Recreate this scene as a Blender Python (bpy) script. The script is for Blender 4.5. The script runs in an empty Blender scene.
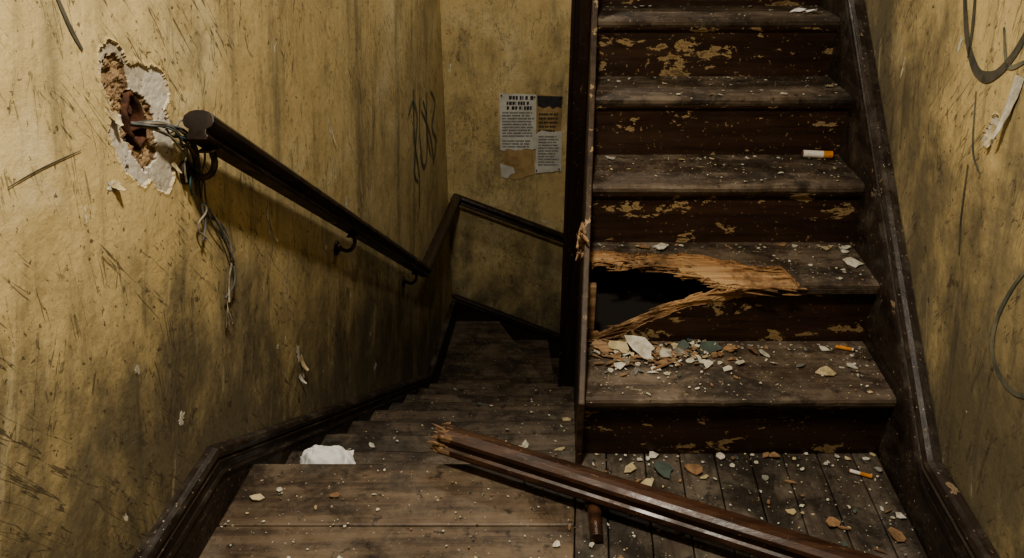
import bpy, bmesh, math, random
from mathutils import Vector, noise, Matrix
random.seed(7)
scene=bpy.context.scene
K=.092
def W(X,y,z): return Vector((X+K*(y-1.6),y,z))

# ------------------------------------------------------------ node helpers
def newmat(name,rough=.7,spec=.4):
    m=bpy.data.materials.new(name); m.use_nodes=True
    nt=m.node_tree; b=nt.nodes['Principled BSDF']
    b.inputs['Roughness'].default_value=rough
    b.inputs['Specular IOR Level'].default_value=spec
    return m,nt,b
def setin(nt,sock,val):
    if hasattr(val,'is_linked'): nt.links.new(val,sock)
    else: sock.default_value=val
def coords(nt,scale=(1,1,1),rot=(0,0,0),loc=(0,0,0)):
    t=nt.nodes.new('ShaderNodeTexCoord'); m=nt.nodes.new('ShaderNodeMapping')
    r=nt.nodes.new('ShaderNodeMapping'); r.inputs['Rotation'].default_value=rot
    nt.links.new(t.outputs['Object'],r.inputs['Vector'])
    m.inputs['Scale'].default_value=scale; m.inputs['Location'].default_value=loc
    nt.links.new(r.outputs[0],m.inputs['Vector']); return m.outputs[0]
def nz(nt,vec,scale,detail=4,rough=.55,dist=0):
    n=nt.nodes.new('ShaderNodeTexNoise'); n.inputs['Scale'].default_value=scale
    n.inputs['Detail'].default_value=detail; n.inputs['Roughness'].default_value=rough
    n.inputs['Distortion'].default_value=dist
    nt.links.new(vec,n.inputs['Vector']); return n.outputs['Fac']
def thr(nt,f,lo,hi,a=0.,b=1.):
    n=nt.nodes.new('ShaderNodeMapRange'); n.interpolation_type='SMOOTHSTEP' 
    nt.links.new(f,n.inputs['Value']); n.inputs['From Min'].default_value=lo; n.inputs['From Max'].default_value=hi
    n.inputs['To Min'].default_value=a; n.inputs['To Max'].default_value=b
    return n.outputs['Result']
def mth(nt,op,a,b=0.):
    n=nt.nodes.new('ShaderNodeMath'); n.operation=op
    setin(nt,n.inputs[0],a); setin(nt,n.inputs[1],b); return n.outputs[0]
def col(c): return (c[0],c[1],c[2],1.)
def mix(nt,f,a,b,mode='MIX'):
    n=nt.nodes.new('ShaderNodeMix'); n.data_type='RGBA'; n.blend_type=mode
    setin(nt,n.inputs[0],f)
    setin(nt,n.inputs[6],a if hasattr(a,'is_linked') else col(a))
    setin(nt,n.inputs[7],b if hasattr(b,'is_linked') else col(b))
    return n.outputs[2]
def bump(nt,b,h,strength,dist=.01):
    n=nt.nodes.new('ShaderNodeBump'); n.inputs['Strength'].default_value=strength; n.inputs['Distance'].default_value=dist
    nt.links.new(h,n.inputs['Height']); nt.links.new(n.outputs[0],b.inputs['Normal'])

def wall_mat(name,slope,off,y0=1.6,ax=0,seed=0):
    m,nt,b=newmat(name,.62,.35)
    P=coords(nt,loc=(seed,seed*.7,seed*.3)); 
    big=nz(nt,P,1.1,6,.6,.3); mid=nz(nt,P,5,9,.68,.2); fine=nz(nt,P,38,6,.7)
    c=mix(nt,thr(nt,big,.3,.7),(.69,.555,.295),(.57,.445,.222))
    c=mix(nt,thr(nt,mid,.40,.72,0,.6),c,(.40,.31,.148))
    c=mix(nt,thr(nt,fine,.45,.75,0,.3),c,(.31,.24,.122))
    # cleaner, paler rubbed areas
    c=mix(nt,thr(nt,nz(nt,P,2.3,9,.68,.3),.52,.70,0,.55),c,(.75,.65,.425))
    # height over the stairs for dirt
    t=nt.nodes.new('ShaderNodeTexCoord'); sx=nt.nodes.new('ShaderNodeSeparateXYZ'); nt.links.new(t.outputs['Object'],sx.inputs[0])
    run=mth(nt,'MAXIMUM',mth(nt,'SUBTRACT',sx.outputs[ax],y0),0.)
    h=mth(nt,'ADD',mth(nt,'SUBTRACT',sx.outputs[2],mth(nt,'MULTIPLY',run,slope)),off)
    low=thr(nt,h,.0,1.1,1,0)
    Sg=coords(nt,(2.4,2.4,1.5),(.5 if ax else 0,0,0),(seed,2,seed))
    g=mth(nt,'ADD',nz(nt,Sg,1.6,12,.72,.25),mth(nt,'MULTIPLY',low,.34))
    c=mix(nt,thr(nt,g,.50,.86,0,.90),c,(.105,.090,.062))
    Sh=coords(nt,(5.5,5.5,1.0),(.3 if ax else 0,0,0),(seed+2,6,seed))
    c=mix(nt,thr(nt,nz(nt,Sh,1.,10,.68,.2),.48,.72,0,.72),c,(.15,.128,.085))
    S=coords(nt,(15,15,1.6),(.38 if ax else 0,0.0,0),(seed,0,seed))
    st=nz(nt,S,1.,8,.7,.12)
    sm=mth(nt,'MULTIPLY',thr(nt,st,.54,.70),mth(nt,'ADD',mth(nt,'MULTIPLY',low,.62),.25))
    c=mix(nt,sm,c,(.08,.068,.05))
    # long fine drips / cracks running down
    Sc=coords(nt,(9,9,.8),(.15 if ax else 0,0,0),(seed+7,1,seed))
    dr=mth(nt,'ABSOLUTE',mth(nt,'SUBTRACT',nz(nt,Sc,1.,7,.6,.2),.5))
    c=mix(nt,mth(nt,'MULTIPLY',thr(nt,dr,.001,.007,1,0),mth(nt,'MULTIPLY',thr(nt,nz(nt,P,2.1,4,.6),.50,.56),.6)),c,(.10,.08,.055))
    S3=coords(nt,(26,26,2.2),(.5 if ax else .05,0.0,0),(seed+9,0,seed))
    c=mix(nt,mth(nt,'MULTIPLY',thr(nt,nz(nt,S3,1.,6,.7,.1),.60,.70),.35),c,(.62,.54,.36))
    for k,(ang,amt,lo) in enumerate(((-.55,.75,.50),(.62,.7,.54),(.1,.55,.53))):
        S2=coords(nt,(30,30,2.6),(ang if ax else ang*.3,0.0,0),(seed+4+k*3,k,seed))
        s2=mth(nt,'ABSOLUTE',mth(nt,'SUBTRACT',nz(nt,S2,1.,3,.5,.15),.5))
        sck=mth(nt,'MULTIPLY',thr(nt,s2,.003,.013,1,0),thr(nt,nz(nt,coords(nt,loc=(k*5,k,k)),3.7,5,.65),lo,lo+.05))
        c=mix(nt,mth(nt,'MULTIPLY',sck,amt),c,(.07,.058,.04))
        sc=sck
    sp=thr(nt,nz(nt,P,60,3,.6),.65,.685)
    c=mix(nt,mth(nt,'MULTIPLY',sp,.75),c,(.07,.05,.035))
    blot=thr(nt,nz(nt,P,17,7,.68),.63,.68)
    c=mix(nt,mth(nt,'MULTIPLY',blot,mth(nt,'ADD',mth(nt,'MULTIPLY',low,.7),.28)),c,(.08,.065,.042))
    chip=thr(nt,nz(nt,coords(nt,(1,1,.7),loc=(9+seed,3,1)),13,6,.62),.70,.707)
    c=mix(nt,chip,c,(.66,.62,.52))
    # exposed layers where plaster is gone
    at=nt.nodes.new('ShaderNodeAttribute'); at.attribute_name='peel'
    pf=at.outputs['Fac']
    white=mix(nt,thr(nt,mid,.35,.7),(.58,.54,.46),(.36,.31,.23))
    white=mix(nt,sp,white,(.1,.07,.05))
    brown=mix(nt,thr(nt,nz(nt,P,30,6,.7),.35,.65),(.27,.185,.10),(.13,.08,.045))
    rust=mix(nt,thr(nt,fine,.4,.6),(.16,.055,.025),(.05,.022,.014))
    c=mix(nt,thr(nt,pf,.45,.55),c,white)
    c=mix(nt,thr(nt,pf,1.45,1.55),c,brown)
    c=mix(nt,thr(nt,pf,2.45,2.55),c,rust)
    nt.links.new(c,b.inputs['Base Color'])
    hh=mth(nt,'ADD',mth(nt,'MULTIPLY',big,1.2),mth(nt,'ADD',mth(nt,'MULTIPLY',mid,.6),mth(nt,'MULTIPLY',fine,.16)))
    hh=mth(nt,'SUBTRACT',hh,mth(nt,'MULTIPLY',mth(nt,'ADD',chip,sc),.12))
    bump(nt,b,hh,.6,.02)
    nt.links.new(thr(nt,mid,.3,.7,.42,.72),b.inputs['Roughness'])
    return m

def wood_mat(name,ca,cb,axis=0,chips=0.,chipc=(.40,.27,.12),dust=0.,wear=0.,wearc=(.22,.17,.12),rough=.6,seed=0,spec=.4,bs=.5,gs=1.):
    m,nt,b=newmat(name,rough,spec)
    sc=[22*gs]*3; sc[axis]=1.4*gs
    G=coords(nt,tuple(sc),loc=(seed,seed*2,seed*.5)); P=coords(nt,loc=(seed*1.3,seed,seed))
    g=nz(nt,G,1.,7,.65,.5); f=nz(nt,G,4.5,4,.6)
    c=mix(nt,thr(nt,g,.35,.68),ca,cb)
    c=mix(nt,thr(nt,f,.5,.75,0,.5),c,tuple(x*.45 for x in ca))
    if wear:
        w=mth(nt,'ADD',mth(nt,'MULTIPLY',nz(nt,P,6,10,.72,.2),.65),mth(nt,'MULTIPLY',g,.35))
        c=mix(nt,thr(nt,w,.45,.60,0,wear),c,wearc)
        c=mix(nt,thr(nt,nz(nt,P,3.4,10,.76,.3),.45,.60,0,.90),c,tuple(x*.33 for x in ca))
        c=mix(nt,thr(nt,nz(nt,P,23,6,.7),.57,.65,0,.8),c,tuple(x*.3 for x in ca))
    h=mth(nt,'ADD',mth(nt,'MULTIPLY',g,.5),mth(nt,'MULTIPLY',f,.25))
    if chips:
        sc2=[15.]*3; sc2[axis]=7.
        q=nz(nt,coords(nt,tuple(sc2),loc=(seed,5,seed)),1.,10,.70,.25)
        edge=thr(nt,q,.70-chips,.708-chips)
        c=mix(nt,edge,c,chipc)
        c=mix(nt,thr(nt,q,.725-chips,.78-chips,0,.85),c,tuple(x*.30 for x in chipc))
        h=mth(nt,'SUBTRACT',h,mth(nt,'MULTIPLY',edge,.4))
        sp=thr(nt,nz(nt,P,70,3,.6),.66,.69); c=mix(nt,mth(nt,'MULTIPLY',sp,.7),c,chipc)
    if dust:
        d=nz(nt,P,95,2,.5); e=nz(nt,P,42,3,.6)
        c=mix(nt,thr(nt,d,.735-dust,.765-dust,0,.9),c,(.48,.44,.36))
        c=mix(nt,thr(nt,e,.735-dust,.755-dust,0,.9),c,(.42,.36,.27))
        c=mix(nt,thr(nt,nz(nt,P,7,9,.78,.3),.46,.72,0,.32),c,(.235,.20,.155))
    nt.links.new(c,b.inputs['Base Color']); bump(nt,b,h,bs,.006)
    if rough<.5: nt.links.new(thr(nt,nz(nt,P,14,6,.7),.3,.7,rough-.08,rough+.22),b.inputs['Roughness'])
    return m
def plain(name,c1,c2=None,rough=.7,scale=30,metal=0.,bs=.3):
    m,nt,b=newmat(name,rough,.4); P=coords(nt); q=nz(nt,P,scale,6,.65)
    c2=c2 or tuple(x*.6 for x in c1)
    nt.links.new(mix(nt,thr(nt,q,.35,.65),c1,c2),b.inputs['Base Color']); b.inputs['Metallic'].default_value=metal
    bump(nt,b,q,bs,.004); return m

M={}
M['wallL']=wall_mat('yellow_plaster_left',-.60,-.10,1.5,1,0)
M['wallR']=wall_mat('yellow_plaster_right',.75,-.20,1.6,1,5)
M['wallB']=wall_mat('yellow_plaster_back',0,1.75,0,1,9)
M['ceil']=plain('ceiling_plaster',(.55,.48,.34),(.42,.36,.24),.9,6)
M['tread']=wood_mat('tread_wood',(.062,.043,.030),(.115,.083,.058),0,.045,(.30,.24,.16),dust=.025,wear=.85,wearc=(.190,.148,.108),rough=.56,seed=1)
M['treadD']=wood_mat('lower_tread_wood',(.052,.037,.025),(.110,.078,.052),0,.0,dust=.02,wear=.6,wearc=(.145,.110,.077),rough=.56,seed=4)
M['board']=wood_mat('landing_board_wood',(.060,.041,.026),(.145,.098,.060),0,.0,dust=.035,wear=.7,wearc=(.19,.142,.095),rough=.54,seed=6)
M['plank']=wood_mat('landing_plank_wood',(.052,.040,.029),(.105,.080,.058),1,.0,dust=.04,wear=.75,wearc=(.155,.128,.10),rough=.56,seed=8)
M['riser']=wood_mat('riser_painted_wood',(.026,.013,.008),(.055,.029,.017),0,.115,(.33,.235,.12),dust=.0,rough=.38,seed=2,bs=.45)
M['riserD']=wood_mat('lower_riser_wood',(.03,.018,.011),(.06,.038,.024),0,.03,(.30,.2,.1),rough=.5,seed=3)
M['trim']=wood_mat('dark_trim_wood',(.018,.012,.009),(.038,.026,.019),1,.055,(.24,.18,.11),dust=.01,rough=.38,seed=5,bs=.4)
M['trimX']=wood_mat('dark_trim_wood_back',(.022,.014,.011),(.042,.028,.021),0,.03,(.2,.14,.08),rough=.42,seed=5,bs=.3)
M['post']=wood_mat('dark_post_wood',(.02,.010,.006),(.045,.022,.013),2,.02,(.25,.15,.07),rough=.45,seed=5,bs=.3)
M['string']=wood_mat('worn_string_wood',(.030,.018,.011),(.085,.055,.034),1,.11,(.36,.26,.15),rough=.55,seed=15,bs=.5)
M['rail']=wood_mat('varnished_rail_wood',(.014,.009,.007),(.036,.022,.015),1,.0,rough=.28,seed=7,bs=.12,spec=.6)
M['rail2']=wood_mat('worn_reddish_rail_wood',(.034,.016,.010),(.088,.042,.023),0,.06,(.26,.15,.08),rough=.34,seed=9,bs=.3,spec=.5)
M['splint']=wood_mat('splintered_wood',(.30,.160,.072),(.50,.32,.165),0,.0,wear=.35,wearc=(.48,.36,.21),rough=.75,seed=10,bs=1.,gs=2.6)
M['splintD']=wood_mat('old_splintered_wood',(.17,.10,.055),(.34,.22,.12),0,.0,rough=.7,seed=11,bs=1.,gs=2.)
M['white']=plain('plaster_flake_white',(.58,.555,.48),(.36,.335,.26),.85,35)
M['cream']=plain('plaster_flake_cream',(.56,.47,.30),(.34,.275,.155),.85,25)
M['grey']=plain('plaster_flake_grey',(.27,.26,.23),(.15,.145,.125),.85,25)
M['green']=plain('paint_flake_green',(.085,.11,.09),(.055,.07,.06),.8,25)
M['tan']=plain('wood_flake_tan',(.30,.18,.095),(.15,.09,.05),.8,25)
M['paper']=plain('crumpled_paper_white',(.82,.81,.79),(.74,.73,.71),.8,12,bs=.1)
M['poster']=plain('poster_paper',(.64,.64,.60),(.50,.49,.44),.8,9)
M['posterY']=plain('poster_paper_aged',(.46,.33,.165),(.27,.185,.09),.8,9)
M['ink']=plain('printed_ink',(.03,.03,.035),(.05,.05,.05),.7)
M['inkG']=plain('printed_ink_faded',(.13,.13,.13),(.20,.20,.19),.7)
M['iron']=plain('black_iron',(.03,.027,.024),(.07,.045,.03),.5,40,.6)
M['rust']=plain('rusted_metal',(.13,.055,.028),(.045,.022,.014),.85,40,.2,bs=.8)
M['wireA']=plain('wire_insulation_beige',(.30,.26,.19),(.13,.11,.08),.7)
M['wireB']=plain('wire_insulation_grey',(.13,.135,.13),(.07,.07,.065),.7)
M['wireC']=plain('wire_insulation_teal',(.05,.10,.09),(.035,.06,.055),.6)
M['graf']=plain('graffiti_marker',(.055,.053,.045),(.12,.108,.08),.6,14)
M['grafG']=plain('graffiti_marker_faded',(.085,.09,.072),(.20,.19,.13),.6,14)
M['filter']=plain('cigarette_filter',(.62,.27,.06),(.45,.18,.04),.8)
M['cig']=plain('cigarette_paper',(.75,.72,.66),(.6,.57,.5),.8)
M['ash']=plain('cigarette_ash',(.2,.05,.02),(.05,.04,.04),.9)
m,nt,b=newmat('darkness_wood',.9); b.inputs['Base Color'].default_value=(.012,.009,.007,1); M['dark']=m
m,nt,b=newmat('lamp_glass',.5); b.inputs['Base Color'].default_value=(.8,.75,.6,1); M['glass']=m

# ------------------------------------------------------------ mesh helpers
def link(o,parent=None):
    scene.collection.objects.link(o)
    if parent: o.parent=parent
    return o
def mesh(name,vs,fs,mats,mi=None,parent=None,smooth=False,bevel=0):
    me=bpy.data.meshes.new(name); me.from_pydata([tuple(v) for v in vs],[],fs); 
    for k in (mats if isinstance(mats,(list,tuple)) else [mats]): me.materials.append(M[k])
    if mi:
        for p,i in zip(me.polygons,mi): p.material_index=i
    bm=bmesh.new(); bm.from_mesh(me); bmesh.ops.recalc_face_normals(bm,faces=bm.faces); bm.to_mesh(me); bm.free()
    if smooth:
        for p in me.polygons: p.use_smooth=True
    o=bpy.data.objects.new(name,me); link(o,parent)
    if bevel:
        md=o.modifiers.new('bevel','BEVEL'); md.width=bevel; md.segments=2; md.limit_method='ANGLE'
    return o
def empty(name):
    o=bpy.data.objects.new(name,None); o.empty_display_size=.1; return link(o)
BF=[(0,1,2,3),(7,6,5,4),(0,4,5,1),(1,5,6,2),(2,6,7,3),(3,7,4,0)]
def box(name,X0,X1,y0,y1,z0,z1,mat,parent=None,bevel=.003,shear=True):
    f=W if shear else (lambda a,b,c:Vector((a,b,c)))
    vs=[f(X0,y0,z0),f(X1,y0,z0),f(X1,y1,z0),f(X0,y1,z0),f(X0,y0,z1),f(X1,y0,z1),f(X1,y1,z1),f(X0,y1,z1)]
    return mesh(name,vs,BF,mat,None,parent,bevel=bevel)
def prism(name,poly,depthvec,mat,parent=None,bevel=.003):
    n=len(poly); d=Vector(depthvec); poly=[Vector(p) for p in poly]
    vs=poly+[p+d for p in poly]
    fs=[tuple(range(n)),tuple(range(2*n-1,n-1,-1))]+[(i,(i+1)%n,n+(i+1)%n,n+i) for i in range(n)]
    return mesh(name,vs,fs,mat,None,parent,bevel=bevel)
def sweep(name,path,prof,mat,parent=None,smooth=False,up=Vector((0,0,1)),side=None,bevel=0):
    path=[Vector(p) for p in path]; n=len(path); m=len(prof); vs=[]
    dirs=[(path[i+1]-path[i]).normalized() for i in range(n-1)]
    for j in range(n):
        din=dirs[max(j-1,0)]; dout=dirs[min(j,n-2)]
        sd=side if side is not None else din.cross(up).normalized()
        u=sd.cross(din).normalized(); nn=(din+dout)
        for a,b_ in prof:
            o=sd*a+u*b_; t=-(o.dot(nn))/(din.dot(nn)); vs.append(path[j]+o+din*t)
    fs=[]
    for j in range(n-1):
        for i in range(m): fs.append((j*m+i,j*m+(i+1)%m,(j+1)*m+(i+1)%m,(j+1)*m+i))
    fs.append(tuple(range(m))); fs.append(tuple((n-1)*m+i for i in range(m-1,-1,-1)))
    o=mesh(name,vs,fs,mat,None,parent,bevel=bevel)
    return o

# ------------------------------------------------------------ walls
def frange(a,b,st):
    n=max(1,int(round((b-a)/st))); return [a+(b-a)*i/n for i in range(n)]
def wall_grid(name,X,ys,zs,mat,peel,inward):
    vs=[];pv=[]
    for z in zs:
        for y in ys:
            p,d=peel(y,z); v=W(X,y,z); v.x+=inward*d*-1; vs.append(v); pv.append(p)
    ny=len(ys); fs=[]
    for j in range(len(zs)-1):
        for i in range(ny-1): fs.append((j*ny+i,j*ny+i+1,(j+1)*ny+i+1,(j+1)*ny+i))
    T=-inward*.14; b0=len(vs)
    for (y,z) in [(ys[0],zs[0]),(ys[-1],zs[0]),(ys[-1],zs[-1]),(ys[0],zs[-1])]:
        v=W(X,y,z); v.x+=T; vs.append(v); pv.append(0)
    fs.append((b0,b0+1,b0+2,b0+3))
    me=bpy.data.meshes.new(name); me.from_pydata([tuple(v) for v in vs],[],fs); me.materials.append(M[mat])
    a=me.attributes.new('peel','FLOAT','POINT'); a.data.foreach_set('value',pv)
    o=bpy.data.objects.new(name,me); link(o); return o
def n2(y,z,s,o=0): return noise.fractal(Vector((y*s,z*s,o)),.8,2.1,6)
def peelL(y,z):
    if not(1.25<y<1.8 and .75<z<1.3): return 0,0
    n=n2(y,z,15,1)*.16
    e1=min(math.hypot((y-1.515)/.105,(z-1.01)/.125),math.hypot((y-1.555)/.070,(z-.965)/.115),math.hypot((y-1.47)/.05,(z-1.12)/.065),math.hypot((y-1.60)/.05,(z-1.06)/.05))+n
    e2=min(math.hypot((y-1.475)/.045,(z-1.105)/.062),math.hypot((y-1.515)/.062,(z-1.0)/.082))+n2(y,z,22,5)*.22
    e3=math.hypot((y-1.513)/.040,(z-1.020)/.060)+n2(y,z,24,7)*.2
    if e3<1: return 3,.055+.01*n
    if e2<1: return 2,.012+.008*n2(y,z,50,2)
    if e1<1: return 1,.004+.001*n2(y,z,60,4)
    if e1<1.10: return 0,-.0025*(1.10-e1)/.10
    return 0,0
def peelR(y,z):
    if not(1.4<y<1.85 and .75<z<1.25): return 0,0
    n=n2(y,z,14,3)*.35
    e=math.hypot((y-1.645)/.024,(z-.955)/.034)+n
    if e<1: return 1,.004
    if e<1.15: return 0,-.003*(1.15-e)/.15
    return 0,0
ysL=frange(-1.2,1.3,.25)+frange(1.3,1.72,.003)+frange(1.72,5.0,.25)+[5.0]
zsL=frange(-3.0,.82,.3)+frange(.82,1.24,.003)+frange(1.24,3.0,.3)+[3.0]
wl=wall_grid('wall_left',-.758,ysL,zsL,'wallL',peelL,1)
ysR=frange(-1.2,1.5,.25)+frange(1.5,1.7,.004)+frange(1.7,5.0,.25)+[5.0]
zsR=frange(-3.0,.86,.3)+frange(.86,1.12,.004)+frange(1.12,3.0,.3)+[3.0]
wr=wall_grid('wall_right',1.075,ysR,zsR,'wallR',peelR,-1)
box('wall_back',-.9,1.25,4.95,5.09,-3.0,3.0,'wallB',bevel=0)
box('wall_front',-.9,1.22,-1.34,-1.2,-.2,3.0,'wallB',bevel=0)
box('ceiling',-.9,1.22,-1.34,5.09,3.0,3.1,'ceil',bevel=0)
box('wall_inner',.235,1.07,3.86,3.96,-3.0,1.75,'wallB',bevel=0)

# ------------------------------------------------------------ landing floor
fl=empty('floor')
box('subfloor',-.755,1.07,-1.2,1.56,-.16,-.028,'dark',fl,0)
yb=1.6
widths=[.205,.13,.135,.13,.14,.13,.15,.16,.16,.17,.18,.19,.2,.2,.2,.2]
for i,w in enumerate(widths):
    if yb-w<-1.2: w=yb+1.2
    if w<.02: break
    lift=random.uniform(-.0015,.0015)
    x1=.178
    box('plank_left_%d'%(i+1),-.736,x1,yb-w+.003,yb+(.03 if i==0 else 0),-.03,0+lift,'board',fl,.007 if i==0 else .003)
    yb-=w
Xs=.181
i=0
while Xs<1.04:
    w=min(random.choice([.085,.1,.095,.11]),1.045-Xs)
    box('plank_right_%d'%(i+1),Xs,Xs+w-.003,-1.2,1.69,-.03,random.uniform(-.002,.001),'plank',fl,.003); Xs+=w; i+=1
box('landing_riser',-.74,.17,1.58,1.6,-.20,-.03,'riserD',fl)

# ------------------------------------------------------------ ascending staircase
R_,G_=.206,.274; Y1=1.65
up=empty('staircase')
XL,XR=.195,1.045
def lerp_tab(tab,x):
    if x<=tab[0][0]: return tab[0][1]
    for (a,fa),(b_,fb) in zip(tab,tab[1:]):
        if x<=b_: return fa+(fb-fa)*(x-a)/(b_-a)
    return tab[-1][1]
def tread(name,X0,X1,yf,yb,zt,th,mat,parent,front=None,n=60,seed=0,frac='splint'):
    vs=[];fs=[];mi=[]; m=8
    for i in range(n+1):
        X=X0+(X1-X0)*i/n
        wn=noise.fractal(Vector((X*7,seed*3.1,0)),1,2,4)
        wear=max(0,wn)*.009
        dz=max(0,noise.noise(Vector((X*2.2,seed*5.,3))))*.004+.0035*math.exp(-((X-(X0+X1)/2)/.25)**2)
        f=front(X) if front else yf
        if f>yf+.004:
            pr=[(yb,zt),(f+.05 if f+.05<yb else yb-.001,zt),(f,zt-.0005),(f-.0,zt-th*.35),(f,zt-th*.5),(f,zt-th*.7),(f,zt-th),(yb,zt-th)]
        else:
            a=yf+wear
            pr=[(yb,zt),(a+.045,zt-dz*.3),(a+.012,zt-dz),(a+.004,zt-.003-dz),(a,zt-.011-dz*.5),(a+.001,zt-th+.009),(a+.006,zt-th),(yb,zt-th)]
        vs+= [W(X,y,z) for y,z in pr]
    for i in range(n):
        Xc=X0+(X1-X0)*(i+.5)/n
        br=front and front(Xc)>yf+.004
        for k in range(m):
            fs.append((i*m+k,i*m+(k+1)%m,(i+1)*m+(k+1)%m,(i+1)*m+k))
            mi.append(1 if (br and 2<=k<=6) else 0)
    fs.append(tuple(range(m))); fs.append(tuple(n*m+k for k in range(m))); mi+=[0,1 if front else 0]
    return mesh(name,vs,fs,[mat,frac],mi,parent)
def q(v,st): return math.floor(v/st)*st
YN=Y1+G_            # nosing of the broken step
up_tab=[(.19,2.160),(.30,2.155),(.42,2.145),(.55,2.125),(.62,2.095),(.67,2.075),(.74,2.060),(.785,2.045),(.80,1.99),(.815,YN),(1.1,YN)]
lo_tab=[(.19,2.125),(.262,2.110),(.32,2.105),(.40,2.095),(.46,2.060),(.52,2.015),(.575,1.965),(.61,1.940),(.635,YN),(1.1,YN)]
def f_up(X):
    v=lerp_tab(up_tab,X)
    if v<=YN+.004: return YN
    return max(YN+.010,q(v+noise.fractal(Vector((X*16,1.3,0)),.9,2.2,4)*.030,.006))
def f_lo(X):
    v=lerp_tab(lo_tab,X)
    if v<=YN+.002: return YN
    return max(YN+.005,q(v+noise.fractal(Vector((X*26,7.3,0)),.8,2.2,5)*.040,.005))
for k in range(1,11):
    yf=Y1+G_*(k-1); yb_=yf+G_+.02; zt=R_*k
    if k==2:
        tread('tread_2',XL,XR,yf,yb_,zt,.011,'tread',up,front=f_up,n=260,seed=k)
        tread('tread_2_core',XL,XR,yf+.001,yb_,zt-.0112,.021,'splint',up,front=lambda X:(f_lo(X) if f_lo(X)>YN+.004 else yf),n=260,seed=k)
        box('nosing_paint_2',.66,XR,yf-.001,yf+.004,zt-.030,zt-.0125,'tread',up,.002)
    else:
        tread('tread_%d'%k,XL,XR,yf,yb_,zt,.032,'tread',up,seed=k)
    if k!=2:
        box('riser_%d'%k,XL,XR,yf+.02,yf+.038,zt-R_+.0,zt-.032,'riser',up,0)
        prism('cove_%d'%k,[W(XL,yf+.02,zt-.032),W(XL,yf+.006,zt-.032),W(XL,yf+.008,zt-.040),W(XL,yf+.016,zt-.050),W(XL,yf+.02,zt-.052)],(XR-XL,0,0),'riser',up,0)
g_tab=[(.19,.228),(.26,.236),(.30,.252),(.36,.284),(.40,.304),(.47,.340),(.52,.358),(.58,.368),(.63,.376),(.65,.38),(1.1,.38)]
def g_core(X):
    v=lerp_tab(g_tab,X); 
    if v>=.379: return .38
    return min(.38,v+noise.fractal(Vector((X*24,3.3,0)),.8,2.2,5)*.012)
def g_skin(X):
    v=lerp_tab(g_tab,X)
    if X>.70: return .38
    return max(.210,min(.38,q(v-.018-.012*abs(noise.fractal(Vector((X*18,9.3,0)),.8,2.2,5)),.004)))
def riser_col(name,y0,y1,zb,gf,mats,n=220):
    vs=[];fs=[];mi=[]
    for i in range(n+1):
        X=XL+(XR-XL)*i/n; g=gf(X); vs+=[W(X,y0,zb),W(X,y0,g),W(X,y1,g),W(X,y1,zb)]
    for i in range(n):
        for k in range(4):
            fs.append((i*4+k,i*4+(k+1)%4,(i+1)*4+(k+1)%4,(i+1)*4+k)); mi.append(1 if k==1 else 0)
    fs.append((0,1,2,3)); fs.append((n*4,n*4+1,n*4+2,n*4+3)); mi+=[0,0]
    return mesh(name,vs,fs,mats,mi,up)
YR=YN+.02
riser_col('riser_2_skin',YR,YR+.005,.206,g_skin,['riser','splintD'])
riser_col('riser_2_core',YR+.0052,YR+.019,.206,g_core,['splint','splint'])
prism('cove_2',[W(.72,YR,.380),W(.72,YR-.014,.380),W(.72,YR-.012,.372),W(.72,YR-.004,.362),W(.72,YR,.360)],(XR-.72,0,0),'riser',up,0)
vs=[];fs=[]
def sliver(X,y,z,L,w,t,ang,tilt=0):
    d=Vector((math.cos(ang)*math.cos(tilt),math.sin(ang)*math.cos(tilt),math.sin(tilt))); sd=Vector((-math.sin(ang),math.cos(ang),0)); u=d.cross(sd)*-1
    c=W(X,y,z); b0=len(vs); bend=random.uniform(-.15,.15)*w
    for s_,ww in ((-.5,.55),(-.1,1.),(.25,.6)):
        p=c+d*L*s_
        vs.extend([p-sd*w*ww/2,p+sd*w*ww/2,p+sd*w*ww/2*.7+Vector((0,0,t*ww)),p-sd*w*ww/2*.7+Vector((0,0,t*ww))])
    vs.append(c+d*L*.5+sd*bend)
    for a in (0,4):
        for i in range(4): fs.append((b0+a+i,b0+a+(i+1)%4,b0+a+4+(i+1)%4,b0+a+4+i))
    fs.append((b0,b0+3,b0+2,b0+1))
    for i in range(4): fs.append((b0+8+i,b0+8+(i+1)%4,b0+12))
for i in range(190):
    X=random.uniform(.22,.80); f=f_up(X) if random.random()<.5 else max(f_lo(X),YN+.01)
    sliver(X,f+random.uniform(-.018,.006),.412-random.uniform(.006,.03),random.uniform(.03,.12),random.uniform(.003,.010),.003,random.gauss(0,.16)+(0 if random.random()<.6 else math.pi),random.gauss(0,.10))
for i in range(100):
    X=random.uniform(.25,.66); g=g_core(X)
    sliver(X,random.uniform(YR+.002,YR+.016),g-random.uniform(-.004,.018),random.uniform(.03,.10),random.uniform(.003,.007),.004,random.gauss(0,.10)+math.pi,random.gauss(-.32,.14))
mesh('splinters',vs,fs,'splint',None,up)
box('exposed_carriage',XL,XL+.024,YR+.02,YR+.05,.206,.385,'splintD',up,.003)
def zl(y,o): return R_+(R_/G_)*(y-Y1)+o
def ypoly(name,X0,X1,pts,mat,parent,bevel=.003):
    return prism(name,[W(X0,y,z) for y,z in pts],(X1-X0,0,0),mat,parent,bevel)
ypoly('outer_string',.176,XL-.001,[(1.62,-.02),(1.62,zl(1.62,.03)),(4.1,zl(4.1,.03)),(4.1,zl(4.1,-.30)),(2.02,zl(2.02,-.30)),(1.92,-.02)],'string',up)
ypoly('spandrel_panel',.181,.192,[(1.62,-1.8),(1.62,-.03),(1.92,-.03),(2.02,zl(2.02,-.29)),(3.9,zl(3.9,-.29)),(3.9,-1.8)],'post',up)
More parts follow.
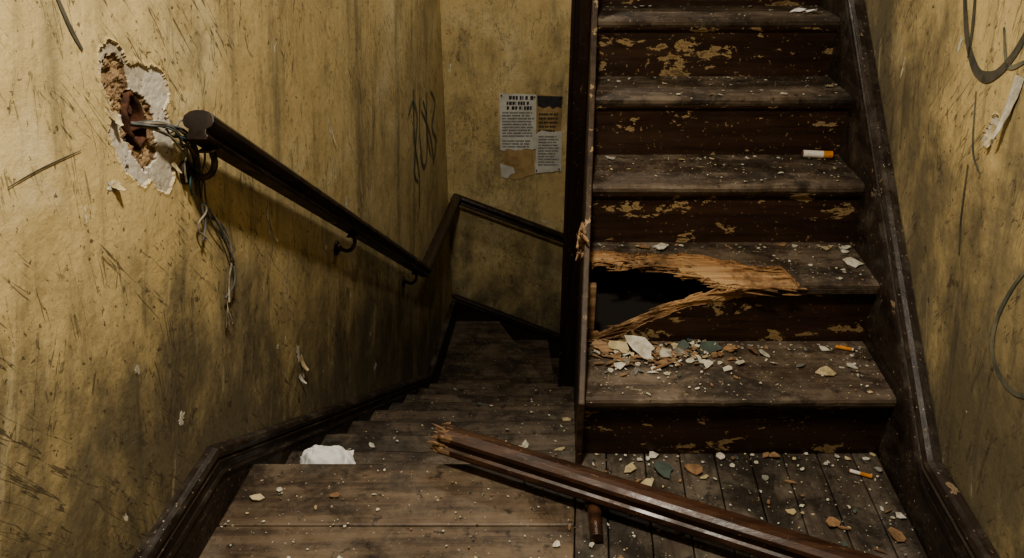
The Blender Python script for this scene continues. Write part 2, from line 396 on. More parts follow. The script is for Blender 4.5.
ypoly('soffit',.2,XR,[(1.97,zl(1.97,-.36)),(1.97,zl(1.97,-.34)),(4.2,zl(4.2,-.34)),(4.2,zl(4.2,-.36))],'dark',up,0)
box('upper_landing',.2,1.07,Y1+G_*10,4.95,R_*10-.15,R_*10+.0,'plank',up,0)
vs=[];fs=[]; random.seed(77)
for i in range(18):
    sliver(.168+random.uniform(-.012,.010),random.uniform(1.98,2.12),random.uniform(.43,.55),random.uniform(.035,.085),random.uniform(.008,.016),.007,random.choice([1.66,-1.5])+random.uniform(-.6,.6),random.uniform(-.2,1.2))
mesh('torn_string_splinters',vs,fs,'splintD',None,up)

# right skirt of the ascending flight + landing baseboard
SX0,SX1=1.045,1.072
br=empty('baseboard_right')
zk=.19
sk=(R_/G_)
top=[(-1.2,zk),(1.42,zk),(4.2,zk+sk*(4.2-1.42))]
ypoly('board',SX0,SX1,[(-1.2,-.05),(-1.2,zk),(1.42,zk),(4.2,zk+sk*(4.2-1.42)),(4.2,zk+sk*(4.2-1.42)-.6),(1.9,-.05)],'trim',br)
capprof=[(-.014,-.036),(.016,-.036),(.020,-.030),(.014,-.024),(.020,-.018),(.024,-.006),(.018,.004),(.006,.008),(-.014,.008)]
def wallsweep(name,pts,X,sgn,mat,parent,prof=capprof):
    pth=[W(X,y,z) for y,z in pts]
    sd=Vector((sgn,0,0))
    vs=[];n=len(pth);m=len(prof)
    dirs=[(pth[i+1]-pth[i]).normalized() for i in range(n-1)]
    for j in range(n):
        din=dirs[max(j-1,0)];dout=dirs[min(j,n-2)];nn=din+dout
        u=Vector((0,-din.z,din.y)).normalized()
        for a,b_ in prof:
            o=sd*a+u*b_; t=-(o.dot(nn))/(din.dot(nn)); vs.append(pth[j]+o+din*t)
    fs=[(j*m+i,j*m+(i+1)%m,(j+1)*m+(i+1)%m,(j+1)*m+i) for j in range(n-1) for i in range(m)]
    fs+=[tuple(range(m)),tuple((n-1)*m+i for i in range(m))]
    return mesh(name,vs,fs,mat,None,parent)
wallsweep('cap',top,SX0+.012,-1,'trim',br)
smallp=[(-.01,-.008),(.006,-.008),(.009,0),(.006,.008),(-.01,.008)]
wallsweep('bead',[(y,z-.075) for y,z in top],SX0+.002,-1,'trim',br,smallp)

# left skirt
bl=empty('baseboard_left')
LX0,LX1=-.756,-.735
topL=[(-1.2,.186),(1.469,.186),(3.95,-1.335),(4.95,-1.335)]
ypoly('board',LX0,LX1,[(-1.2,-.05),(-1.2,.186),(1.469,.186),(3.95,-1.335),(4.95,-1.335),(4.95,-1.95),(3.6,-1.95),(1.45,-.5)],'trim',bl)
wallsweep('cap',topL,LX1-.012,1,'trim',bl)
wallsweep('bead',[(y,z-.075) for y,z in topL],LX1-.002,1,'trim',bl,smallp)
bb=empty('baseboard_back')
xa=-.45; 
tb=[(xa,-1.30),(1.37,-1.30-.44*(1.37-xa))]
prism('board',[(tb[0][0],4.93,tb[0][1]),(tb[1][0],4.93,tb[1][1]),(tb[1][0],4.93,tb[1][1]-.75),(tb[0][0],4.93,tb[0][1]-.6)],(0,.019,0),'trimX',bb)
sweep('cap',[(xa+.02,4.938,tb[0][1]-.01),(tb[1][0],4.938,tb[1][1])],[(a,b_) for a,b_ in capprof],'trimX',bb)

# ------------------------------------------------------------ descending staircase
dn=empty('staircase.001')
for k in range(1,9):
    yf=1.6+.2875*k; zt=-.17*k; y0=1.6+.2875*(k-1)
    n=50; vs=[];fs=[];m=8; X0,X1=-.737,.180
    for i in range(n+1):
        X=X0+(X1-X0)*i/n
        w=max(0,noise.fractal(Vector((X*6,k*3.7,1)),1,2,4))*.012; dz=.006*math.exp(-((X+.25)/.22)**2)
        a=yf-w
        pr=[(y0-.02,zt),(a-.06,zt-dz*.5),(a-.012,zt-dz),(a-.003,zt-.004-dz),(a,zt-.013-dz*.5),(a-.001,zt-.024),(a-.008,zt-.032),(y0-.02,zt-.032)]
        vs+=[W(X,y,z) for y,z in pr]
    for i in range(n):
        for j in range(m): fs.append((i*m+j,i*m+(j+1)%m,(i+1)*m+(j+1)%m,(i+1)*m+j))
    fs.append(tuple(range(m))); fs.append(tuple(n*m+j for j in range(m)))
    mesh('tread_%d'%k,vs,fs,'treadD',None,dn)
    box('riser_%d'%k,X0,X1,yf-.045,yf-.025,zt-.17,zt-.033,'riserD',dn,0)
P=(.30,3.93)
def slab(name,poly,z,th,mat): 
    return prism(name,[(x,y,z) for x,y in poly],(0,0,-th),mat,dn,.004)
xl=lambda y:-.735+K*(y-1.6)
w1=[(xl(3.85),3.85),(P[0],3.85),(P[0],3.95),(-.10,4.93),(xl(4.93),4.93)]
w2=[(P[0]-.04,3.94),(P[0]+.02,3.96),(P[0]-.02,4.93),(-.14,4.93)]
w3=[(P[0]-.03,3.96),(P[0]+.16,3.96),(P[0]+.22,4.93),(P[0]-.06,4.93)]
slab('winder_1',w1,-1.53,.035,'treadD'); slab('winder_1_body',[(xl(3.85),3.85),(P[0]-.03,3.85),(P[0]-.03,3.94),(-.13,4.93),(xl(4.93),4.93)],-1.565,.4,'riserD')
slab('winder_2',w2,-1.70,.035,'treadD'); slab('winder_2_body',[(P[0]-.04,3.94),(P[0]-.01,3.96),(P[0]-.05,4.93),(-.14,4.93)],-1.735,.4,'riserD')
slab('winder_3',w3,-1.87,.035,'treadD'); slab('winder_3_body',[(P[0]-.03,3.96),(P[0]+.13,3.96),(P[0]+.19,4.93),(P[0]-.06,4.93)],-1.905,.4,'riserD')
for i in range(4):
    x0=.42+.27*i
    box('lower_tread_%d'%(i+1),x0-.0,x0+.30,3.97,4.93,-2.04-.17*i-.035,-2.04-.17*i,'treadD',dn,.005,False)
    box('lower_riser_%d'%(i+1),x0-.0,x0+.27,3.97,4.93,-2.6-.17*i,-2.04-.17*i-.036,'riserD',dn,0,False)

po=empty('newel_post')
box('shaft',.088,.215,3.86,3.99,-1.95,3.0,'post',po,.008)
box('edge_bead',.082,.102,3.85,3.868,-1.55,3.0,'post',po,.004)
box('face_fillet',.125,.178,3.853,3.862,-1.4,2.9,'post',po,.003)

# ------------------------------------------------------------ wall handrail
hr=empty('handrail')
railp=[(-.022,-.030),(.022,-.030),(.024,-.022),(.019,-.016),(.019,-.008),(.030,-.002),(.034,.008),(.032,.020),(.022,.029),(.008,.033),(-.008,.033),(-.022,.029),(-.032,.020),(-.034,.008),(-.030,-.002),(-.019,-.008),(-.019,-.016),(-.024,-.022)]
railp=[(a*1.05,b_*1.05) for a,b_ in railp]
p0=W(-.685,1.60,.985); p1=W(-.685,3.74,-.485); p2=W(-.685,4.875,-.505); p3=Vector((1.30,4.875,-.505-.40*(1.30-p2.x)))
sweep('rail',[p0,p1,p2,p3],railp,'rail',hr,bevel=.0015)
def cyl(name,a,b_,r,mat,parent,seg=14,r2=None):
    a=Vector(a);b_=Vector(b_);d=(b_-a).normalized(); u=d.orthogonal().normalized(); v=d.cross(u); r2=r if r2 is None else r2
    vs=[a+(u*math.cos(t)+v*math.sin(t))*r for t in [2*math.pi*i/seg for i in range(seg)]]+[b_+(u*math.cos(t)+v*math.sin(t))*r2 for t in [2*math.pi*i/seg for i in range(seg)]]
    fs=[(i,(i+1)%seg,seg+(i+1)%seg,seg+i) for i in range(seg)]+[tuple(range(seg)),tuple(range(2*seg-1,seg-1,-1))]
    return mesh(name,vs,fs,mat,None,parent,bevel=.001)
def curve(name,pts,r,mat,parent=None,res=6,taper=None):
    cu=bpy.data.curves.new(name,'CURVE'); cu.dimensions='3D'; cu.bevel_depth=r; cu.bevel_resolution=3; cu.resolution_u=res
    sp=cu.splines.new('BEZIER'); sp.bezier_points.add(len(pts)-1)
    for b_,p in zip(sp.bezier_points,pts): b_.co=Vector(p); b_.handle_left_type=b_.handle_right_type='AUTO'
    cu.materials.append(M[mat]); o=bpy.data.objects.new(name,cu); link(o,parent); return o
for i,y in enumerate((1.64,2.57,3.52)):
    zr_=.985-(y-1.60)*.687
    q0=W(-.757,y,zr_-.095); rl=W(-.685,y,zr_-.036)
    cyl('bracket_plate_%d'%(i+1),q0,q0+Vector((.008,0,0)),.028,'iron',hr,20)
    cyl('bracket_boss_%d'%(i+1),q0+Vector((.008,0,0)),q0+Vector((.02,0,0)),.016,'iron',hr,16,.010)
    curve('bracket_arm_%d'%(i+1),[q0+Vector((.01,0,0)),q0+Vector((.045,0,-.012)),q0+Vector((.070,0,.012)),rl],.0075,'iron',hr)
    box('bracket_saddle_%d'%(i+1),-.703,-.667,y-.03,y+.03,zr_-.040,zr_-.034,'iron',hr,.002)

# ------------------------------------------------------------ junction box + wires
jb=empty('junction_box')
cc=W(-.758,1.513,1.022)
seg=36
vs=[];fs=[]
rings=[(.034,.052,-.020),(.038,.057,-.006),(.033,.050,-.003),(.029,.044,-.010),(.027,.042,-.048)]
for ry,rz,dx in rings:
    for i in range(seg):
        t=2*math.pi*i/seg; w=1+.12*noise.noise(Vector((math.cos(t)*2,math.sin(t)*2,dx*50)))+.05*noise.noise(Vector((math.cos(t)*7,math.sin(t)*7,dx*50)))
        vs.append(cc+Vector((dx+.004*noise.noise(Vector((math.cos(t)*3,math.sin(t)*3,1))),ry*w*math.cos(t),rz*w*math.sin(t))))
nr=len(rings)
for j in range(nr-1):
    for i in range(seg): fs.append((j*seg+i,j*seg+(i+1)%seg,(j+1)*seg+(i+1)%seg,(j+1)*seg+i))
fs.append(tuple((nr-1)*seg+i for i in range(seg)))
mesh('rusted_ring',vs,fs,'rust',None,jb,True)
cyl('conduit',cc+Vector((-.045,-.012,.02)),cc+Vector((-.008,-.010,.024)),.010,'rust',jb)
wires=empty('exposed_wires')
def wl_(y,z,o): return W(-.758+o,y,z)
base=[(1.520,1.012,-.035),(1.535,1.005,.012),(1.575,.985,.026),(1.62,.955,.024),(1.655,.915,.018),(1.665,.865,.014),(1.655,.80,.014),(1.685,.735,.014),(1.735,.66,.014),(1.758,.58,.012),(1.72,.53,.014),(1.675,.488,.018)]
specs=[('wireA',.0028,12,0),('wireB',.0030,12,1),('wireB',.0026,10,2),('wireB',.0028,7,3),('wireC',.0026,5,4),('wireA',.0026,7,5),('wireB',.0022,9,6),('wireA',.0024,4,7)]
for mt,r,n_,sd in specs:
    random.seed(40+sd); pts=[]
    for j,(y,z,o) in enumerate(base[:n_]):
        a=(.003+.008*min(j,5)/5)*(1 if sd else .4)
        if n_<9: a*=1.8
        pts.append(wl_(y+random.uniform(-a,a),z+random.uniform(-a,a)-.004*(sd-3)*min(j,3)/3,max(o+random.uniform(-.005,.010),.006) if j else o))
    if n_<8:
        y,z,o=base[n_-1]; 
        for t in range(3): pts.append(wl_(y-.015*t+random.uniform(-.025,.025),z-.035*(t+1),.010+random.uniform(0,.012)))
    curve('wire_%d'%(sd+1),pts,r,mt,wires)
random.seed(50)
for i in range(7):
    e=wl_(1.675,.488,.018)
    curve('frayed_strand_%d'%(i+1),[e+Vector((0,.012,.012)),e,e+Vector((random.uniform(-.008,.01),random.uniform(-.025,.012),-.03-random.uniform(0,.03)))],.0010,'wireA',wires,4)
curve('twist_loop',[wl_(1.60,.975,.02),wl_(1.62,.99,.03),wl_(1.645,.965,.035),wl_(1.63,.935,.03),wl_(1.60,.945,.02),wl_(1.57,.985,.02)],.0024,'wireA',wires)
curve('twist_loop_2',[wl_(1.63,.95,.02),wl_(1.67,.93,.03),wl_(1.69,.89,.03),wl_(1.665,.85,.02),wl_(1.64,.88,.02),wl_(1.62,.93,.02)],.0024,'wireB',wires)

# ------------------------------------------------------------ peels, graffiti
def patch(name,fn,cy,cz,ry,rz,mat,off=.0015,parent=None,seed=0,rag=.35):
    n=30; pts=[]
    for i in range(n):
        t=2*math.pi*i/n; k=1+rag*noise.fractal(Vector((math.cos(t)*1.6,math.sin(t)*1.6,seed*3.3)),.9,2,4)*1.6
        pts.append(fn(cy+ry*k*math.cos(t),cz+rz*k*math.sin(t),off))
    dv=fn(0,0,.0003)-fn(0,0,off)
    return prism(name,pts,dv,mat,parent,0)
fL=lambda y,z,o:W(-.758+o,y,z)
fR=lambda y,z,o:W(1.075-o,y,z)
fB=lambda x,z,o:Vector((x,4.95-o,z))
def flake(fn,y,z,w,h,mat,curl,seed):
    random.seed(seed); vs=[];fs=[];n=7; w1=random.uniform(-.4,.4)
    for j in range(n+1):
        t=j/n; ww=w*(1-.75*t**1.5)*(1+random.uniform(-.18,.18)); sh=w1*w*t
        o=.002+curl*t*t
        vs+= [fn(y+sh-ww/2+random.uniform(-.1,.1)*w,z-h*t+curl*.3*t*t,o),fn(y+sh+ww/2,z-h*t+curl*.3*t*t,o+.002*t)]
    for j in range(n): fs.append((2*j,2*j+1,2*j+3,2*j+2))
    o=mesh('paint_flake',vs,fs,mat,None,wl if fn is fL else wr); md=o.modifiers.new('s','SOLIDIFY'); md.thickness=.0012
peels=[(fL,2.09,.06,.012,.030,1),(fL,2.11,.0,.010,.035,2),(fL,2.085,-.045,.012,.014,3),(fL,2.03,.56,.008,.045,4),(fL,2.66,.66,.008,.04,5),(fL,1.375,.93,.014,.010,6),(fL,1.40,.34,.014,.010,7),(fL,2.75,.32,.010,.03,8),(fR,1.66,.93,.008,.012,10),(fR,2.2,.98,.006,.02,11),(fL,3.3,-.25,.014,.03,12),(fR,1.9,1.1,.005,.02,13),(fL,1.95,.18,.006,.006,14),(fL,2.9,-.55,.02,.012,15),(fL,1.30,.55,.006,.010,16)]
for i,(fn,y,z,ry,rz,sd) in enumerate(peels):
    patch('bare_patch_%d'%i,fn,y,z,ry,rz,'white',.0015,wl if fn is fL else wr,sd,.6)
for i,(fn,y,z,w,h,c_,mt) in enumerate([(fL,2.10,.045,.025,.06,.020,'cream'),(fL,2.07,-.01,.018,.04,.018,'white'),(fL,2.04,.57,.010,.075,.010,'cream'),(fL,1.382,.935,.024,.022,.016,'cream'),(fL,1.43,1.06,.022,.03,.012,'cream'),(fL,2.67,.66,.012,.07,.010,'cream'),(fR,1.600,1.09,.034,.14,.022,'white'),(fR,1.635,.975,.024,.05,.014,'cream'),(fL,1.60,.90,.016,.03,.010,'cream')]):
    flake(fn,y,z,w,h,mt,c_,60+i)
grL=empty('graffiti'); grR=empty('graffiti.001')
def ribbon(fn,pts,w,mat,off=.0022):
    P_=[Vector((a,b_,0)) for a,b_ in pts]; S=[]
    for i in range(len(P_)-1):
        a=P_[max(i-1,0)];b_=P_[i];c=P_[i+1];d=P_[min(i+2,len(P_)-1)]
        for j in range(10):
            t=j/10; S.append(.5*((2*b_)+(c-a)*t+(2*a-5*b_+4*c-d)*t*t+(3*b_-a-3*c+d)*t**3))
    S.append(P_[-1]); vs=[];fs=[]
    for i,p in enumerate(S):
        d=(S[min(i+1,len(S)-1)]-S[max(i-1,0)]).normalized(); n_=Vector((-d.y,d.x,0)); t=i/(len(S)-1)
        ww=w*(.55+.45*math.sin(math.pi*min(max(t,.05),.95)))*(1+.2*noise.noise(Vector((t*9,w*100,0))))/2
        a=p+n_*ww; b_=p-n_*ww; vs+=[fn(a.x,a.y,off),fn(b_.x,b_.y,off)]
    for i in range(len(S)-1): fs.append((2*i,2*i+1,2*i+3,2*i+2))
    mesh('stroke',vs,fs,mat,None,grL if fn is fL else grR)
ribbon(fR,[(1.95,1.22),(1.87,1.12),(1.78,1.06),(1.70,1.07),(1.64,1.14),(1.61,1.24)],.024,'graf')
ribbon(fR,[(1.90,1.24),(1.86,1.15),(1.84,1.08)],.015,'graf')
ribbon(fR,[(1.72,1.17),(1.66,1.10),(1.60,1.12)],.012,'grafG')
ribbon(fR,[(1.36,.76),(1.385,.70),(1.40,.62),(1.385,.555),(1.34,.52),(1.27,.515),(1.20,.55)],.014,'grafG')
ribbon(fR,[(1.70,.86),(1.66,.74),(1.62,.66)],.008,'graf')
ribbon(fR,[(1.76,1.02),(1.70,.90),(1.64,.86)],.007,'grafG')
for pts in [[(3.9,.36),(4.02,.40),(4.10,.30),(4.02,.16),(3.95,.02),(4.02,-.06)],[(4.2,.38),(4.14,.18),(4.18,-.02),(4.3,.0),(4.34,.22),(4.28,.34)],[(4.4,.36),(4.34,.14),(4.42,-.04)],[(4.5,.34),(4.62,.24),(4.5,.12),(4.6,.0),(4.5,-.10)],[(4.05,.46),(4.0,.2),(4.06,-.02),(4.02,-.22)],[(4.22,.30),(4.42,.10),(4.5,-.12)]]:
    ribbon(fL,pts,.030,'grafG')
ribbon(fL,[(1.355,1.30),(1.372,1.23),(1.39,1.185)],.010,'graf')
ribbon(fL,[(1.12,1.025),(1.20,1.027),(1.312,1.023)],.0030,'graf')

# ------------------------------------------------------------ posters on back wall
def sheet(name,pts,mat,parent,off=.003):
    return prism(name,[fB(x,z,off) for x,z in pts],(0,.0012,0),mat,parent,0)
def tear(a,b_,n,amp,seed):
    random.seed(seed); out=[]
    for i in range(n+1):
        t=i/n; out.append((a[0]+(b_[0]-a[0])*t+random.uniform(-amp,amp)*(0<i<n),a[1]+(b_[1]-a[1])*t+random.uniform(-amp,amp)*(0<i<n)))
    return out
po1=empty('notice_poster')
sheet('paper',[(-.085,.215),(.160,.205)]+tear((.165,-.165),(-.08,-.175),10,.008,1),'poster',po1,.005)
def lines(par,x0,x1,z0,rows,h,gap,mat,seed,off=.0062,ragged=.25):
    random.seed(seed); vs=[];fs=[]
    for r in range(rows):
        z=z0-r*(h+gap); x=x0; xe=x1-random.random()*ragged*(x1-x0)
        while x<xe-.006:
            w=min(random.uniform(.020,.065),xe-x)
            xx=x
            while xx<x+w-.003:
                lw=h*random.uniform(.45,.8); b0=len(vs)
                vs+= [fB(xx,z,off),fB(min(xx+lw,x+w),z,off),fB(min(xx+lw,x+w),z-h*random.uniform(.75,1),off),fB(xx,z-h,off)]
                fs.append((b0,b0+1,b0+2,b0+3)); xx+=lw+h*.18
            x+=w+h*.5
    mesh('printing',vs,fs,mat,None,par)
lines(po1,-.02,.150,.197,1,.026,.01,'ink',1,ragged=.1)
lines(po1,-.035,.135,.160,2,.024,.008,'ink',2,ragged=.1)
lines(po1,-.065,.150,.090,9,.011,.009,'inkG',3)
lines(po1,-.065,.150,-.105,3,.011,.009,'inkG',4,ragged=.5)
po2=empty('torn_poster')
sheet('paper',[(-.075,-.15),(.14,-.155)]+tear((.155,-.36),(.02,-.385),6,.01,5)+tear((0,-.385),(-.055,-.30),5,.012,6),'posterY',po2,.0035)
sheet('torn_scrap',[(-.085,-.27),(-.02,-.29),(.01,-.30),(.02,-.34),(-.01,-.35),(-.03,-.38),(-.07,-.37)],'poster',po2,.0048)
po3=empty('torn_poster.001')
sheet('paper',[(.165,.205),(.335,.20)]+tear((.33,-.09),(.165,-.08),8,.010,7),'posterY',po3,.003)
sheet('header',[(.168,.198),(.335,.193),(.33,.115),(.30,.125),(.27,.11),(.25,.13),(.21,.115),(.17,.13)],'ink',po3,.0042)
lines(po3,.18,.32,.08,5,.014,.014,'ink',8,.0046)
po4=empty('notice_poster.001')
sheet('paper',[(.165,-.06),(.20,-.035),(.26,-.05),(.340,-.04)]+tear((.340,-.325),(.160,-.34),8,.005,9),'poster',po4,.0055)
lines(po4,.18,.325,-.075,11,.010,.010,'inkG',10,.0068)
for i,(x,z) in enumerate([(-.07,.20),(.15,.19),(.175,.19),(.32,.188),(.17,-.32),(.325,-.31)]):
    cyl('pin_%d'%i,(x,4.946,z),(x,4.938,z),.005,'iron',po1 if x<.16 else po3)

# ------------------------------------------------------------ fallen handrail
fh=empty('broken_handrail')
a=Vector((-.195,1.655,.062)); b_=Vector((.93,1.135,.062)); d=(b_-a).normalized()
prof2=[(-.020,-.030),(.020,-.030),(.030,-.022),(.032,-.010),(.026,-.003),(.028,.006),(.036,.012),(.038,.022),(.030,.033),(.014,.038),(-.014,.038),(-.030,.033),(-.038,.022),(-.036,.012),(-.028,.006),(-.026,-.003),(-.032,-.010),(-.030,-.022)]
prof2=[(x*1.08,y*1.08) for x,y in prof2]
n=60; m=len(prof2); vs=[];fs=[];mi=[]
sd=d.cross(Vector((0,0,1))).normalized(); uu=sd.cross(d)
rot=.35
for j in range(n+1):
    t=j/n
    for i,(p,q_) in enumerate(prof2):
        pp=p*math.cos(rot)-q_*math.sin(rot); qq=p*math.sin(rot)+q_*math.cos(rot)
        off=0
        if j==0: off=.045*noise.noise(Vector((p*60,q_*60,2)))
        if j==1: off=.012*noise.noise(Vector((p*60,q_*60,2)))
        if j==n: off=.03*noise.noise(Vector((p*50,q_*50,5)))
        wv=1+.03*noise.noise(Vector((t*9,i*.7,0)))
        vs.append(a+(b_-a)*t+sd*pp*wv+uu*qq*wv+d*off)
random.seed(31)
for j in range(n):
    for i in range(m):
        fs.append((j*m+i,j*m+(i+1)%m,(j+1)*m+(i+1)%m,(j+1)*m+i)); mi.append(1 if (j==0 and random.random()<.7) or (j==1 and random.random()<.3) else 0)
fs+= [tuple(range(m)),tuple(n*m+i for i in range(m))]; mi+=[1,1]
mesh('rail',vs,fs,['rail2','splintD'],mi,fh,bevel=.001)
pm=a+(b_-a)*.365
cyl('peg',(pm.x-.002,pm.y+.01,.024),(pm.x-.006,pm.y-.130,.020),.019,'rail2',fh,18,.016)
vs=[];fs=[]
random.seed(5)
for i in range(34):
    p=a-d*random.uniform(-.015,.012)+sd*random.uniform(-.034,.034)+uu*random.uniform(-.026,.034)
    sliver(p.x-K*(p.y-1.6),p.y,p.z,random.uniform(.025,.07),random.uniform(.005,.010),.005,math.atan2(d.y,d.x)+math.pi+random.uniform(-.2,.2),random.uniform(-.2,.2))
mesh('torn_end',vs,fs,'splintD',None,fh)

# ------------------------------------------------------------ debris
mats=['white','cream','grey','green','tan','splintD','white']
vs=[];fs=[];mi=[]
def chip(c,r,mi_,tilt=.15,th=.0025,asp=None,lean=None):
    n=random.randint(5,8) if r<.03 else random.randint(9,13)
    rot=Matrix.Rotation(random.uniform(0,6.28),3,'Z')@Matrix.Rotation(random.gauss(0,tilt),3,'X')@Matrix.Rotation(random.gauss(0,tilt),3,'Y')
    if lean is not None: rot=Matrix.Rotation(random.uniform(-.3,.3),3,'Z')@Matrix.Rotation(lean,3,'X')@Matrix.Rotation(random.uniform(0,6.28),3,'Z')
    asp=asp or random.uniform(.45,1); an=[2*math.pi*(i+random.uniform(-.3,.3))/n for i in range(n)]
    b0=len(vs); bend=random.uniform(-.2,.25)*r
    pts=[]
    for t in an:
        k=r*random.uniform(.6,1.15); x,y=math.cos(t)*k,math.sin(t)*k*asp; pts.append(Vector((x,y,bend*(x/r)**2)))
    zmin=min((rot@p).z for p in pts)
    for p in pts: vs.append(Vector(c)+rot@p-Vector((0,0,zmin)))
    for p in pts: vs.append(Vector(c)+rot@(p+Vector((0,0,th)))-Vector((0,0,zmin)))
    fs.append(tuple(b0+i for i in range(n))); fs.append(tuple(b0+2*n-1-i for i in range(n)))
    for i in range(n): fs.append((b0+i,b0+(i+1)%n,b0+n+(i+1)%n,b0+n+i))
    mi.extend([mi_]*(n+2))
random.seed(21)
def scatter(X0,X1,y0,y1,z,cnt,rm=.006,w=(6,3,2,1,2,1,3),ok=None):
    for _ in range(cnt):
        X=random.uniform(X0,X1); y=random.uniform(y0,y1); r=min(.024,max(.0015,random.lognormvariate(math.log(rm*.58),.65)))
        if ok and not ok(X,y): continue
        chip(W(X,y,z+.001),r,random.choices(range(7),w)[0],.12,.0012+r*.08)
scatter(-.72,1.03,1.0,1.6,.001,420,.0045)
scatter(.2,1.03,1.25,1.62,.001,60,.009)
scatter(.2,1.03,1.61,1.665,.001,60,.008)
for k in range(1,7):
    y0=Y1+G_*(k-1)
    ok=(lambda X,y:y>f_up(X)+.012) if k==2 else None
    scatter(.21,1.03,y0+.02,y0+G_,R_*k,[0,170,130,80,60,44,30][k],.0050,ok=ok)
    scatter(.21,1.03,y0+G_-.035,y0+G_,R_*k,[0,40,50,30,22,16,12][k],.007,ok=ok)
    scatter(.93,1.04,y0+.03,y0+G_,R_*k,10,.007)
pap=lambda X,y: not(-.70<X<-.48 and y<1.90)
for k in range(1,9):
    y0=1.6+.2875*(k-1); scatter(-.71,.155,y0+.01,y0+.27,-.17*k,int(70-5*k),.0060,ok=pap if k==1 else None)
    scatter(-.1,.15,y0+.01,y0+.27,-.17*k,8,.011)
for _ in range(270):
    X=random.gauss(.41,.14); y=random.gauss(1.875,.048)
    if not(.205<X<.82 and 1.68<y<1.935): continue
    lay=max(0,.014*(1-abs(X-.40)/.25)*(y-1.79)/.14)*random.random()
    chip(W(X,y,.207+lay),min(.022,max(.003,random.lognormvariate(math.log(.009),.5))),random.choices(range(7),(6,3,4,1,2,4,4))[0],.3,.0018,random.uniform(.35,.9))
for X,y,z,r,mm,ti,ln in [(.352,1.872,.212,.052,0,0,.62),(.29,1.80,.210,.024,0,0,.3),(.245,1.885,.212,.036,5,0,.4),(.43,1.865,.210,.028,6,0,.35),(.475,1.875,.208,.028,2,0,.2),(.57,1.895,.208,.042,3,0,.3),(.63,1.895,.208,.024,4,0,.2),(.50,1.83,.208,.020,0,0,.15),(.295,1.885,.212,.034,1,0,.5),(.40,1.79,.208,.018,6,0,.15)]:
    chip(W(X,y,z),r,mm,ti,.003,random.uniform(.55,.75),ln)
for X,y,z,r,mm,ti in [(.885,1.745,.207,.028,1,.1),(.97,1.775,.207,.018,0,.1),(1.0,2.01,.413,.036,0,.15),(.95,2.12,.413,.018,1,.1),(.43,2.125,.413,.03,0,.2),(.37,2.13,.413,.02,4,.2),
    (.375,1.545,.002,.028,1,.1),(.425,1.60,.002,.034,3,.08),(.51,1.60,.002,.030,4,.1),(.84,1.40,.002,.020,4,.1),(.985,1.36,.002,.026,4,.1),(.74,1.44,.002,.018,1,.1),(.33,1.60,.002,.022,1,.1),(.70,1.565,.002,.012,2,.1),(-.67,1.49,.002,.020,1,.1),(-.62,1.52,.002,.012,0,.1),(.09,1.80,-.17,.028,0,.1),(.02,1.84,-.17,.022,1,.1),(.12,2.07,-.34,.03,1,.1),(.0,2.1,-.34,.024,0,.1),(-.55,2.1,-.34,.02,0,.1),(1.02,3.2,1.24,.02,0,.1),(.26,2.38,.62,.02,0,.1),(.6,2.38,.62,.012,1,.1)]:
    yy=y+(.03 if .2<z<.3 else .045 if .4<z<.5 else .06 if .6<z<.7 else 0)
    chip(W(X,yy,z),r,mm,ti,.003)
mesh('plaster_debris',vs,fs,mats,mi)
vs=[];fs=[]
for i in range(46):
    sliver(max(.225,min(.7,random.gauss(.34,.10))) if i<36 else random.uniform(.25,1.0),random.uniform(1.80,1.93) if i<36 else random.uniform(1.3,1.6),.214 if i<36 else .003,random.uniform(.02,.09) if i<36 else random.uniform(.01,.035),random.uniform(.004,.012),.004,random.uniform(-.6,.6))
mesh('wood_splinters',vs,fs,'splintD')

def cig(i,X,y,z,ang,L=.055,r=.0045,filt=.4):
    o=empty('cigarette_butt' if i==0 else 'cigarette_butt.%03d'%i)
    c=W(X,y,z+r); d=Vector((math.cos(ang),math.sin(ang),0))
    cyl('filter',c-d*L/2,c-d*(L/2-L*filt),r,'filter',o); cyl('paper',c-d*(L/2-L*filt),c+d*(L/2-.004),r*.97,'cig',o); cyl('ash_tip',c+d*(L/2-.004),c+d*L/2,r*.9,'ash',o,r2=r*.6)
cig(0,.975,1.895,.207,-.35,.055,.0055,.85)
cig(1,.965,1.580,.001,2.7,.062,.0055,.5)
cig(2,.960,2.455,.619,3.0,.10,.013,.30)
cig(3,.62,1.33,.001,.8,.04,.0045,.4)

# crumpled paper: a sheet folded along random creases, bunched up with gathered edges
random.seed(13)
planes=[(Vector((random.gauss(0,1),random.gauss(0,1),0)).normalized(),random.uniform(-.07,.07),random.choice([-1,1])*random.uniform(.35,.9)) for _ in range(15)]
N=52; vs=[];fs=[]
for j in range(N+1):
    for i in range(N+1):
        x=(i/N-.5)*.20; y=(j/N-.5)*.16
        r=math.hypot(x/.10,y/.08)
        h=sum(k*abs(x*nv.x+y*nv.y-o_) for nv,o_,k in planes)
        vs.append((x,y,h,r))
hm=sum(v[2] for v in vs)/len(vs)
rms=(sum((v[2]-hm)**2 for v in vs)/len(vs))**.5
out=[]
for (x,y,h,r) in vs:
    rag=1+.14*noise.noise(Vector((x*30,y*30,7)))
    dome=.088*max(0,1-.62*min(r,1.25)**2.2)
    z=dome+(h-hm)/rms*.014+.018*(abs(noise.noise(Vector((x*34,y*34,1))))-.2)
    sh=1-.20*min(1,r)
    out.append(Vector((x*sh*rag,y*sh*rag,max(.001+.005*abs(noise.noise(Vector((x*60,y*60,2)))),z))))
for j in range(N):
    for i in range(N): fs.append((j*(N+1)+i,j*(N+1)+i+1,(j+1)*(N+1)+i+1,(j+1)*(N+1)+i))
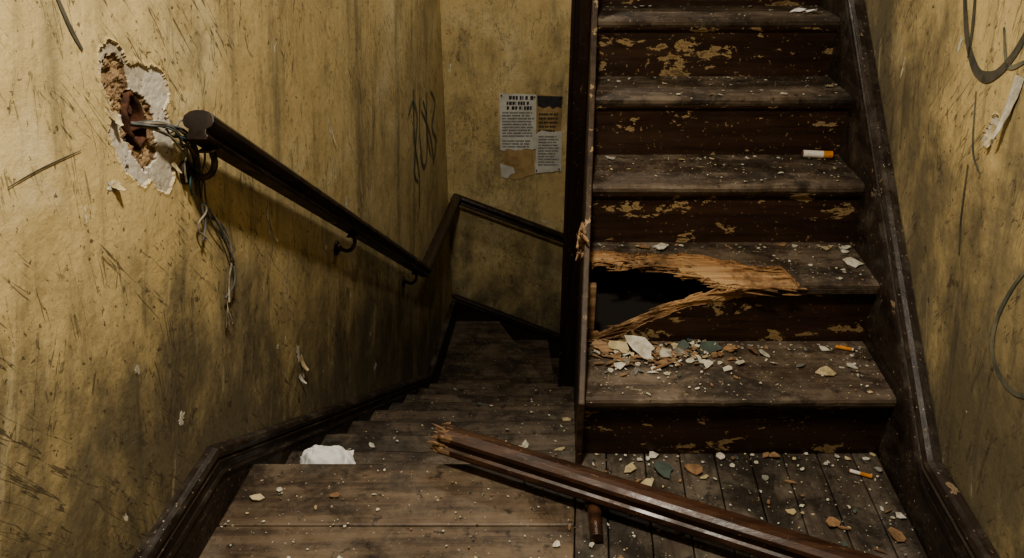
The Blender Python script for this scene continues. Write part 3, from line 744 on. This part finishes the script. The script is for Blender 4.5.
rz=Matrix.Rotation(.25,3,'Z'); c0=W(-.590,1.79,-.168)
o=mesh('crumpled_paper',[c0+rz@v for v in out],fs,'paper'); md=o.modifiers.new('s','SOLIDIFY'); md.thickness=.0008
random.seed(9); vs=[];fs=[];mi=[]
chip(W(.93,2.88,1.032),.045,0,.12,.002,.5); chip(W(.97,2.86,1.032),.03,0,.3,.002,.6)
mesh('paper_scrap',vs,fs,['paper'],[0]*len(fs))

# ------------------------------------------------------------ lamps
def lamp(name,loc,power,size,colr):
    e=empty(name)
    bm=bmesh.new(); bmesh.ops.create_uvsphere(bm,u_segments=24,v_segments=10,radius=size)
    for v in bm.verts: v.co.z*=.35
    me=bpy.data.meshes.new('shade'); bm.to_mesh(me); bm.free(); me.materials.append(M['glass'])
    for p in me.polygons: p.use_smooth=True
    o=bpy.data.objects.new('shade',me); link(o,e); o.location=(loc[0],loc[1],loc[2]+.03+size*.35)
    cyl('rose',(loc[0],loc[1],loc[2]+.05),(loc[0],loc[1],3.0),.012,'iron',e)
    l=bpy.data.lights.new('bulb','AREA'); l.shape='DISK'; l.size=size*2; l.energy=power; l.color=colr
    lo=bpy.data.objects.new('bulb',l); link(lo,e); lo.location=loc
lamp('ceiling_lamp',(-.08,1.05,2.42),46,.11,(1,.935,.81))
lamp('added_stairwell_lamp',(-.02,3.75,2.35),19,.12,(1,.93,.80))  # unseen lamp added over the lower flight to brighten the back wall
w=bpy.data.worlds.new('world'); scene.world=w; w.use_nodes=True
w.node_tree.nodes['Background'].inputs[0].default_value=(.5,.5,.55,1); w.node_tree.nodes['Background'].inputs[1].default_value=.05

# ------------------------------------------------------------ camera
cd=bpy.data.cameras.new('camera'); cd.sensor_width=36; cd.lens=26.37; cd.clip_start=.02
co=bpy.data.objects.new('camera',cd); link(co); co.location=(0,0,1.456); co.rotation_euler=(math.radians(62),0,0)
scene.camera=co
scene.view_settings.view_transform='AgX'
try: scene.view_settings.look='AgX - Medium High Contrast'
except Exception: pass
